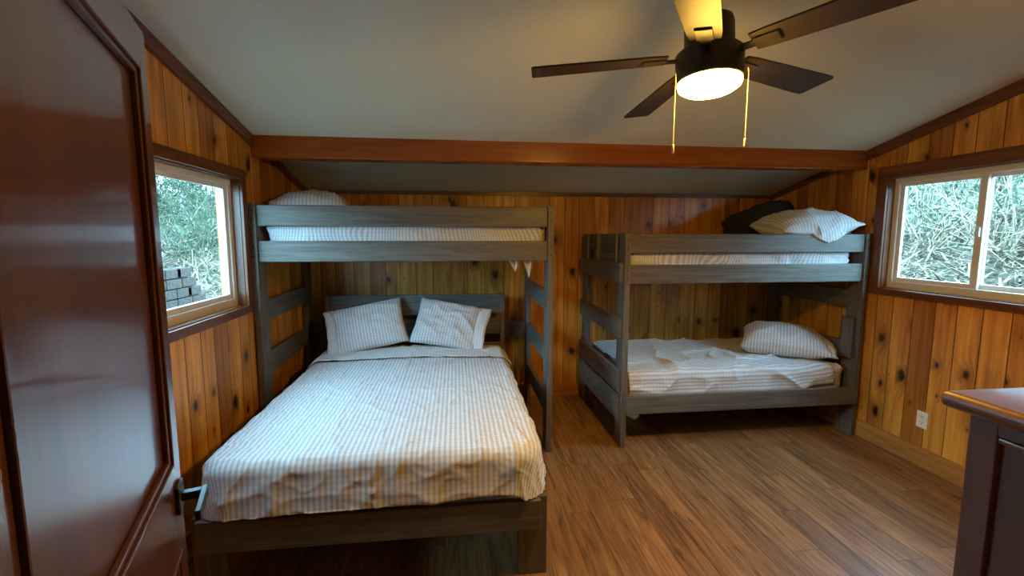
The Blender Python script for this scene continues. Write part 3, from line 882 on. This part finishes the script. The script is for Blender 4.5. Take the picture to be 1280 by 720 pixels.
# ================================================================== CEILING FAN
FH = Vector((0.929, 1.671, 2.235))
fn = Vector((-0.010, 0.079, 1)).normalized()
fe1 = Vector((1, 0, -fn.x / fn.z)).normalized(); fe2 = fn.cross(fe1)
FM = Matrix.Translation(FH) @ Matrix((fe1, fe2, fn)).transposed().to_4x4()
zc_f = ceil_z(FH.y)
fan = empty('ceiling_fan', FH, 'dark five-bladed ceiling fan with a lit round lamp under the sloped ceiling', 'ceiling fan')
bm = BM()
add_lathe(bm, [(0, 0.145), (0.060, 0.142), (0.082, 0.128), (0.086, 0.110), (0.086, 0.03), (0.105, 0.022), (0.118, 0.010), (0.116, -0.080), (0.1150, -0.085), (0.1130, -0.089), (0.108, -0.089), (0, -0.087)], 56, FM)
finish('motor_housing', bm, M['bronze'], fan, True)
bm = BM(); add_lathe(bm, [(0.0135, 0.14), (0.0135, 0.40)], 20, FM); finish('downrod', bm, M['bronze'], fan, True)
bm = BM()
cn = Vector((0, SL, 1)).normalized(); ce1 = Vector((1, 0, 0)); ce2 = cn.cross(ce1)
cpos = FM @ Vector((0, 0, 0.39)); cpos.z = ceil_z(cpos.y) - 0.001
add_lathe(bm, [(0, -0.065), (0.03, -0.063), (0.055, -0.045), (0.066, -0.015), (0.066, 0.0), (0, 0)], 40, Matrix.Translation(cpos) @ Matrix((ce1, ce2, cn)).transposed().to_4x4())
finish('canopy', bm, M['bronze'], fan, True)
bm = BM()
add_lathe(bm, [(0.1105, -0.0895), (0.1110, -0.098), (0.1065, -0.109), (0.088, -0.121), (0.053, -0.129), (0, -0.132)], 56, FM)
lampo = finish('lamp_glass', bm, M['lamp'], fan, True)
lampo['label'] = 'glowing warm white glass lamp disc'
for k in range(5):
    ang = 0.342 + k * 2 * math.pi / 5
    BMx = FM @ Matrix.Rotation(ang, 4, 'Z') @ Matrix.Rotation(R_(-9), 4, 'X')
    t = bmesh.new(); t.loops.layers.uv.new('UVMap')
    outline = [(0.150, -0.050), (0.20, -0.056), (0.60, -0.070), (0.652, -0.070), (0.660, -0.062), (0.648, 0.060), (0.640, 0.068), (0.60, 0.069), (0.20, 0.056), (0.150, 0.050)]
    A = [t.verts.new((x, y, 0.006)) for x, y in outline]; B = [t.verts.new((x, y, -0.001)) for x, y in outline]
    t.faces.new(A); t.faces.new(B[::-1])
    for i in range(len(outline)):
        j = (i + 1) % len(outline); t.faces.new([B[i], B[j], A[j], A[i]])
    bmesh.ops.recalc_face_normals(t, faces=t.faces); t.normal_update(); uv_faces(t, t.faces, 0, (k * 3.1, k * 1.7))
    t.transform(BMx); bm = BM(); merge(bm, t)
    bl = finish('blade', bm, M['blade'], fan)
    bm = BM()
    add_box(bm, 0.155, 0.235, -0.028, 0.028, -0.008, -0.0015, 0.003, mat=BMx)
    add_box(bm, 0.110, 0.160, -0.018, 0.018, -0.008, -0.001, 0.002, mat=BMx)
    finish('blade_bracket', bm, M['bronze'], bl)
# pull chains from the lamp collar
for (px, py, ln) in ((-0.119, -0.005, 0.250), (0.112, -0.045, 0.235)):
    a = FM @ Vector((px, py, -0.055))
    bm = BM()
    out = Vector((px, py, 0)).normalized() * 0.010
    add_tube(bm, [a, a + out + Vector((0, 0, 0.002)), a + out * 1.2 + Vector((0, 0, -0.01))], 0.0022, 8)
    top = a + out * 1.2
    for i in range(int(ln / 0.0045)):
        t = bmesh.new(); t.loops.layers.uv.new('UVMap'); bmesh.ops.create_icosphere(t, subdivisions=1, radius=0.0020)
        bmesh.ops.translate(t, verts=t.verts, vec=top + Vector((0, 0, -0.008 - i * 0.0045))); merge(bm, t)
    pc = finish('pull_chain', bm, M['chain'], fan, True)
    bm = BM()
    add_lathe(bm, [(0, 0), (0.0035, -0.002), (0.0042, -0.012), (0.0042, -0.030), (0.003, -0.034), (0, -0.035)], 12, Matrix.Translation(top + Vector((0, 0, -0.008 - ln))))
    finish('chain_pull', bm, M['chain'], pc, True)

# ================================================================== DRESSER
dx0, dx1, dy0, dy1, dzt = 0.912, 1.86, YF + 0.004, 0.75, 1.294
dres = empty('dresser', ((dx0 + dx1) / 2, (dy0 + dy1) / 2, 0), 'dark cherry dresser with a rounded top at the photo right edge', 'dresser')
bm = BM(); add_box(bm, dx0, dx1, dy0, dy1, dzt - 0.030, dzt, 0.0125, seg=4); finish('top', bm, M['dresser_top'], dres)
ox0, ox1, oy0, oy1 = dx0 + 0.034, dx1 - 0.034, dy0 + 0.002, dy1 - 0.034
bm = BM()
zb = dzt - 0.0305
for xa_, xb_ in ((ox0, ox0 + 0.03), (ox1 - 0.03, ox1)):
    add_box(bm, xa_, xb_, oy1 - 0.045, oy1, 0, zb, 0.002); add_box(bm, xa_, xb_, oy0, oy0 + 0.045, 0, zb, 0.002)
    add_box(bm, xa_, xb_, oy0 + 0.045, oy1 - 0.045, zb - 0.030, zb, 0.001); add_box(bm, xa_, xb_, oy0 + 0.045, oy1 - 0.045, 0.06, 0.14, 0.002)
add_box(bm, ox0 + 0.03, ox1 - 0.03, oy0, oy0 + 0.012, 0.06, zb); add_box(bm, ox0 + 0.03, ox1 - 0.03, oy0 + 0.012, oy1 - 0.004, 0.06, 0.09)
finish('carcass', bm, M['dresser'], dres)
for xa_, xb_ in ((ox0 + 0.010, ox0 + 0.022), (ox1 - 0.022, ox1 - 0.010)):
    part_box('side_panel', dres, M['dresser'], xa_, xb_, oy0 + 0.0452, oy1 - 0.0452, 0.1402, zb - 0.0302, long_axis=2)
bm = BM()
ya, yb, za, zb2 = oy0 + 0.0455, oy1 - 0.0455, 0.1405, zb - 0.0305
add_box(bm, ox0 - 0.002, ox0 + 0.0095, ya, yb, zb2 - 0.012, zb2, 0.004, seg=3); add_box(bm, ox0 + 0.002, ox0 + 0.0095, ya, yb, za, za + 0.012, 0.003)
add_box(bm, ox0 + 0.002, ox0 + 0.0095, ya, ya + 0.010, za + 0.0122, zb2 - 0.0122, 0.003)
finish('panel_moulding', bm, M['dresser_top'], dres)
for i in range(5):
    z0 = 0.11 + i * 0.227
    dr = part_box('drawer', dres, M['dresser'], ox0 + 0.034, ox1 - 0.034, oy1 - 0.022, oy1 + 0.006, z0, z0 + 0.217, bev=0.004)
    for xk in (ox0 + 0.22, ox1 - 0.22):
        bm = BM(); add_lathe(bm, [(0, 0.0), (0.006, 0.0), (0.006, 0.012), (0.014, 0.018), (0.015, 0.024), (0, 0.03)], 16, Matrix.Translation((xk, oy1 + 0.0065, z0 + 0.11)) @ Matrix.Rotation(-math.pi / 2, 4, 'X'))
        finish('knob', bm, M['black'], dr, True)

# ================================================================== OUTLET
oy, oz = 2.698, 0.327
out = empty('wall_outlet', (XR, oy, oz), 'white double socket outlet low on the right pine wall', 'outlet')
part_box('cover_plate', out, M['plastic'], XR - 0.007, XR - 0.0003, oy - 0.038, oy + 0.038, oz - 0.058, oz + 0.058, bev=0.003)
for dz_ in (-0.021, 0.021):
    bm = BM(); add_box(bm, XR - 0.0095, XR - 0.0072, oy - 0.017, oy + 0.017, oz + dz_ - 0.015, oz + dz_ + 0.015, 0.001)
    sk = finish('socket', bm, M['plastic'], out)
    bm = BM()
    for yy_ in (-0.007, 0.007): add_box(bm, XR - 0.0102, XR - 0.0096, oy + yy_ - 0.0013, oy + yy_ + 0.0013, oz + dz_ - 0.002, oz + dz_ + 0.009)
    add_box(bm, XR - 0.0102, XR - 0.0096, oy - 0.003, oy + 0.003, oz + dz_ - 0.011, oz + dz_ - 0.006)
    finish('slots', bm, M['slot'], sk)

# ================================================================== OUTSIDE
def bank(name, s, x_in, prof):
    """prof: list of (distance outwards, z)"""
    bm = BM(); n = 60; ny = 84
    def f(u, v):
        d = prof[0][0] + (prof[-1][0] - prof[0][0]) * u ** 1.3
        for (a, za_), (b, zb_) in zip(prof, prof[1:]):
            if a <= d <= b + 1e-6: z = za_ + (zb_ - za_) * (d - a) / (b - a); break
        y = -4 + 28 * v
        q = Vector((d, y, 3 * s))
        return Vector((x_in + s * d, y, z + min(1, d) * (0.16 * noise.noise(q * 0.9) + 0.07 * noise.noise(q * 3.1) + 0.03 * noise.noise(q * 8))))
    grid_sheet(bm, n, ny, f, lambda u, v: (u * 8, v * 14))
    bmesh.ops.recalc_face_normals(bm, faces=bm.faces)
    return struct(name, bm, M['bank'], smooth=True)
PL = [(0.16, 0.0), (0.9, 0.35), (2.2, 0.85), (4.2, 1.45), (6.5, 2.2), (10.0, 3.4)]
PR_ = [(0.16, 0.1), (0.8, 0.55), (2.0, 1.05), (3.2, 1.45), (5.2, 2.2), (9.0, 3.7)]
bank('ground_left', -1, XL - WT, PL)
bank('ground_right', 1, XR + WT, PR_)
def gz(prof, d):
    for (a, za_), (b, zb_) in zip(prof, prof[1:]):
        if a <= d <= b: return za_ + (zb_ - za_) * (d - a) / (b - a)
    return prof[-1][1]
def twig_path(p, d, ln, n, curl, rnd):
    pts = [p.copy()]; d = d.normalized(); side = Vector((rnd.uniform(-1, 1), rnd.uniform(-1, 1), rnd.uniform(-.6, .6)))
    for i in range(n):
        d = (d + side * curl / n + Vector((rnd.uniform(-1, 1), rnd.uniform(-1, 1), rnd.uniform(-1, 1))) * 0.12).normalized()
        pts.append(pts[-1] + d * ln / n)
    return pts
def shrub(name, label, group, pos, h, spread, nb, nleaf, seed, rad=0.012, leaf=0.05, lean=Vector((0, 0, 0))):
    rnd = random.Random(seed); pos = Vector(pos)
    root = empty(name, pos, label, 'shrub', group)
    bm = BM(); tips = []
    for i in range(nb):
        d = Vector((rnd.uniform(-1, 1) * spread, rnd.uniform(-1, 1) * spread, 1)) + lean
        st = pos + Vector((rnd.uniform(-.15, .15), rnd.uniform(-.15, .15), -0.08))
        pts = twig_path(st, d, h * rnd.uniform(.7, 1.15), 7, rnd.uniform(.3, 1.3), rnd)
        r0 = rad * rnd.uniform(.6, 1.2)
        add_tube(bm, pts, [r0 * (1 - .75 * k / 7) for k in range(8)], 5)
        tips += pts[2:]
        for k in range(4):
            j = rnd.randint(2, 6)
            p2 = twig_path(pts[j], (pts[j] - pts[j - 1]) + Vector((rnd.uniform(-1, 1), rnd.uniform(-1, 1), rnd.uniform(-.5, .8))) * 0.2 * h, h * rnd.uniform(.25, .5), 5, rnd.uniform(.3, 1.5), rnd)
            add_tube(bm, p2, [r0 * .5 * (1 - .7 * q / 5) for q in range(6)], 4)
            tips += p2[1:]
    finish('branches', bm, M['twig'], root, True)
    if nleaf:
        bm = BM()
        for i in range(nleaf):
            c = rnd.choice(tips) + Vector((rnd.gauss(0, .06), rnd.gauss(0, .06), rnd.gauss(0, .06)))
            e = Euler((rnd.uniform(0, 6), rnd.uniform(0, 6), rnd.uniform(0, 6))).to_matrix()
            a, b_ = leaf * rnd.uniform(.6, 1.3), leaf * 0.16
            vs = [bm.verts.new(c + e @ Vector(q)) for q in ((-a, 0, 0), (0, -b_, 0.004), (a, 0, 0), (0, b_, 0.004))]
            bm.faces.new(vs)
        f_ = finish('foliage', bm, M['needles'], root); f_['kind'] = 'stuff'
    return root
for (d, y, h, sp_, nb, nl, seed) in ((2.9, 4.6, 1.2, 1.2, 14, 300, 1), (3.2, 5.7, 1.3, 1.2, 14, 400, 2), (3.0, 3.5, 1.2, 1.1, 12, 300, 3),
                                (4.4, 5.6, 1.8, 1.1, 15, 1800, 4), (4.5, 6.9, 1.8, 1.1, 15, 1800, 5), (4.4, 4.2, 1.8, 1.1, 14, 1600, 6),
                                (6.0, 7.2, 2.0, .9, 12, 2600, 7), (6.0, 9.0, 2.0, .9, 12, 2600, 8), (6.0, 5.4, 2.0, .9, 12, 2400, 9)):
    shrub('brush_bush', 'tangled pale twiggy bush on the bank outside the right window', 'bushes outside the right window', (XR + WT + d, y, gz(PR_, d) - 0.02), h, sp_, nb, nl, seed, 0.013, 0.06, Vector((-0.4, -0.5, 0)))
for (d, y, h, sp_, nb, nl, seed) in ((3.2, 8.6, 1.2, 1.0, 10, 1000, 21), (3.4, 10.4, 1.3, 1.0, 10, 1200, 22), (4.6, 9.6, 1.9, .9, 12, 3000, 23), (4.8, 11.6, 1.9, .9, 12, 3000, 24), (5.0, 14.0, 2.0, .9, 12, 3000, 25),
                                (6.6, 11.0, 2.4, .8, 12, 3600, 26), (6.8, 13.6, 2.4, .8, 12, 3600, 27), (6.8, 16.4, 2.4, .8, 12, 3600, 28), (2.2, 7.6, .6, 1.3, 8, 100, 29)):
    shrub('evergreen_bush', 'loose evergreen bush on the bank outside the left window', 'bushes outside the left window', (XL - WT - d, y, gz(PL, d) - 0.02), h, sp_, nb, nl, seed, 0.012, 0.075)
# dry straw lying on the right bank (uncountable)
def straw(name, label, s, x_in, prof, dr, yr_, n, seed):
    rnd = random.Random(seed); bm = BM()
    for i in range(n):
        d = rnd.uniform(*dr); y = rnd.uniform(*yr_)
        c = Vector((x_in + s * d, y, gz(prof, d) + 0.06 + rnd.uniform(-.05, .10)))
        a = rnd.uniform(0, math.pi); ln = rnd.uniform(.06, .26)
        dv = Vector((math.cos(a) * .8, math.sin(a) * 1.2, rnd.uniform(-.3, .5))).normalized() * ln
        sd = dv.cross(Vector((0, 0, 1))).normalized() * rnd.uniform(.004, .010); md = Vector((0, 0, rnd.uniform(.0, .05)))
        p = [c - dv, c + md, c + dv]
        vs = [bm.verts.new(q + o_) for q in p for o_ in (sd, -sd)]
        bm.faces.new([vs[0], vs[1], vs[3], vs[2]]); bm.faces.new([vs[2], vs[3], vs[5], vs[4]])
    tag(finish(name, bm, M['straw']), label, 'straw', kind='stuff')
straw('dry_straw', 'dry straw and twigs littering the bank outside the right window', 1, XR + WT, PR_, (0.8, 4.2), (2.0, 8.0), 7000, 5)
straw('dry_straw', 'dry grass littering the bank outside the left window', -1, XL - WT, PL, (1.8, 5.0), (4.5, 14.0), 6000, 6)
# stepped stack of concrete blocks outside the left window
bm = BM(); rnd = random.Random(3)
bl_, bh_, bd_ = 0.27, 0.105, 0.20
for c in range(7):
    y_end = 5.72 - 0.085 * (c - 2 if c > 2 else 0)
    yy_ = y_end
    while yy_ > 4.3:
        add_box(bm, -2.95 - bd_ / 2 + rnd.uniform(-.008, .008), -2.95 + bd_ / 2, yy_ - bl_ + .005, yy_ - .005, 0.52 + c * bh_, 0.52 + (c + 1) * bh_ - 0.009, 0.008)
        yy_ -= bl_ if yy_ < y_end or c % 2 else bl_ * 0.7
tag(finish('block_wall', bm, M['block']), 'stepped grey stone block wall seen through the left window', 'wall')
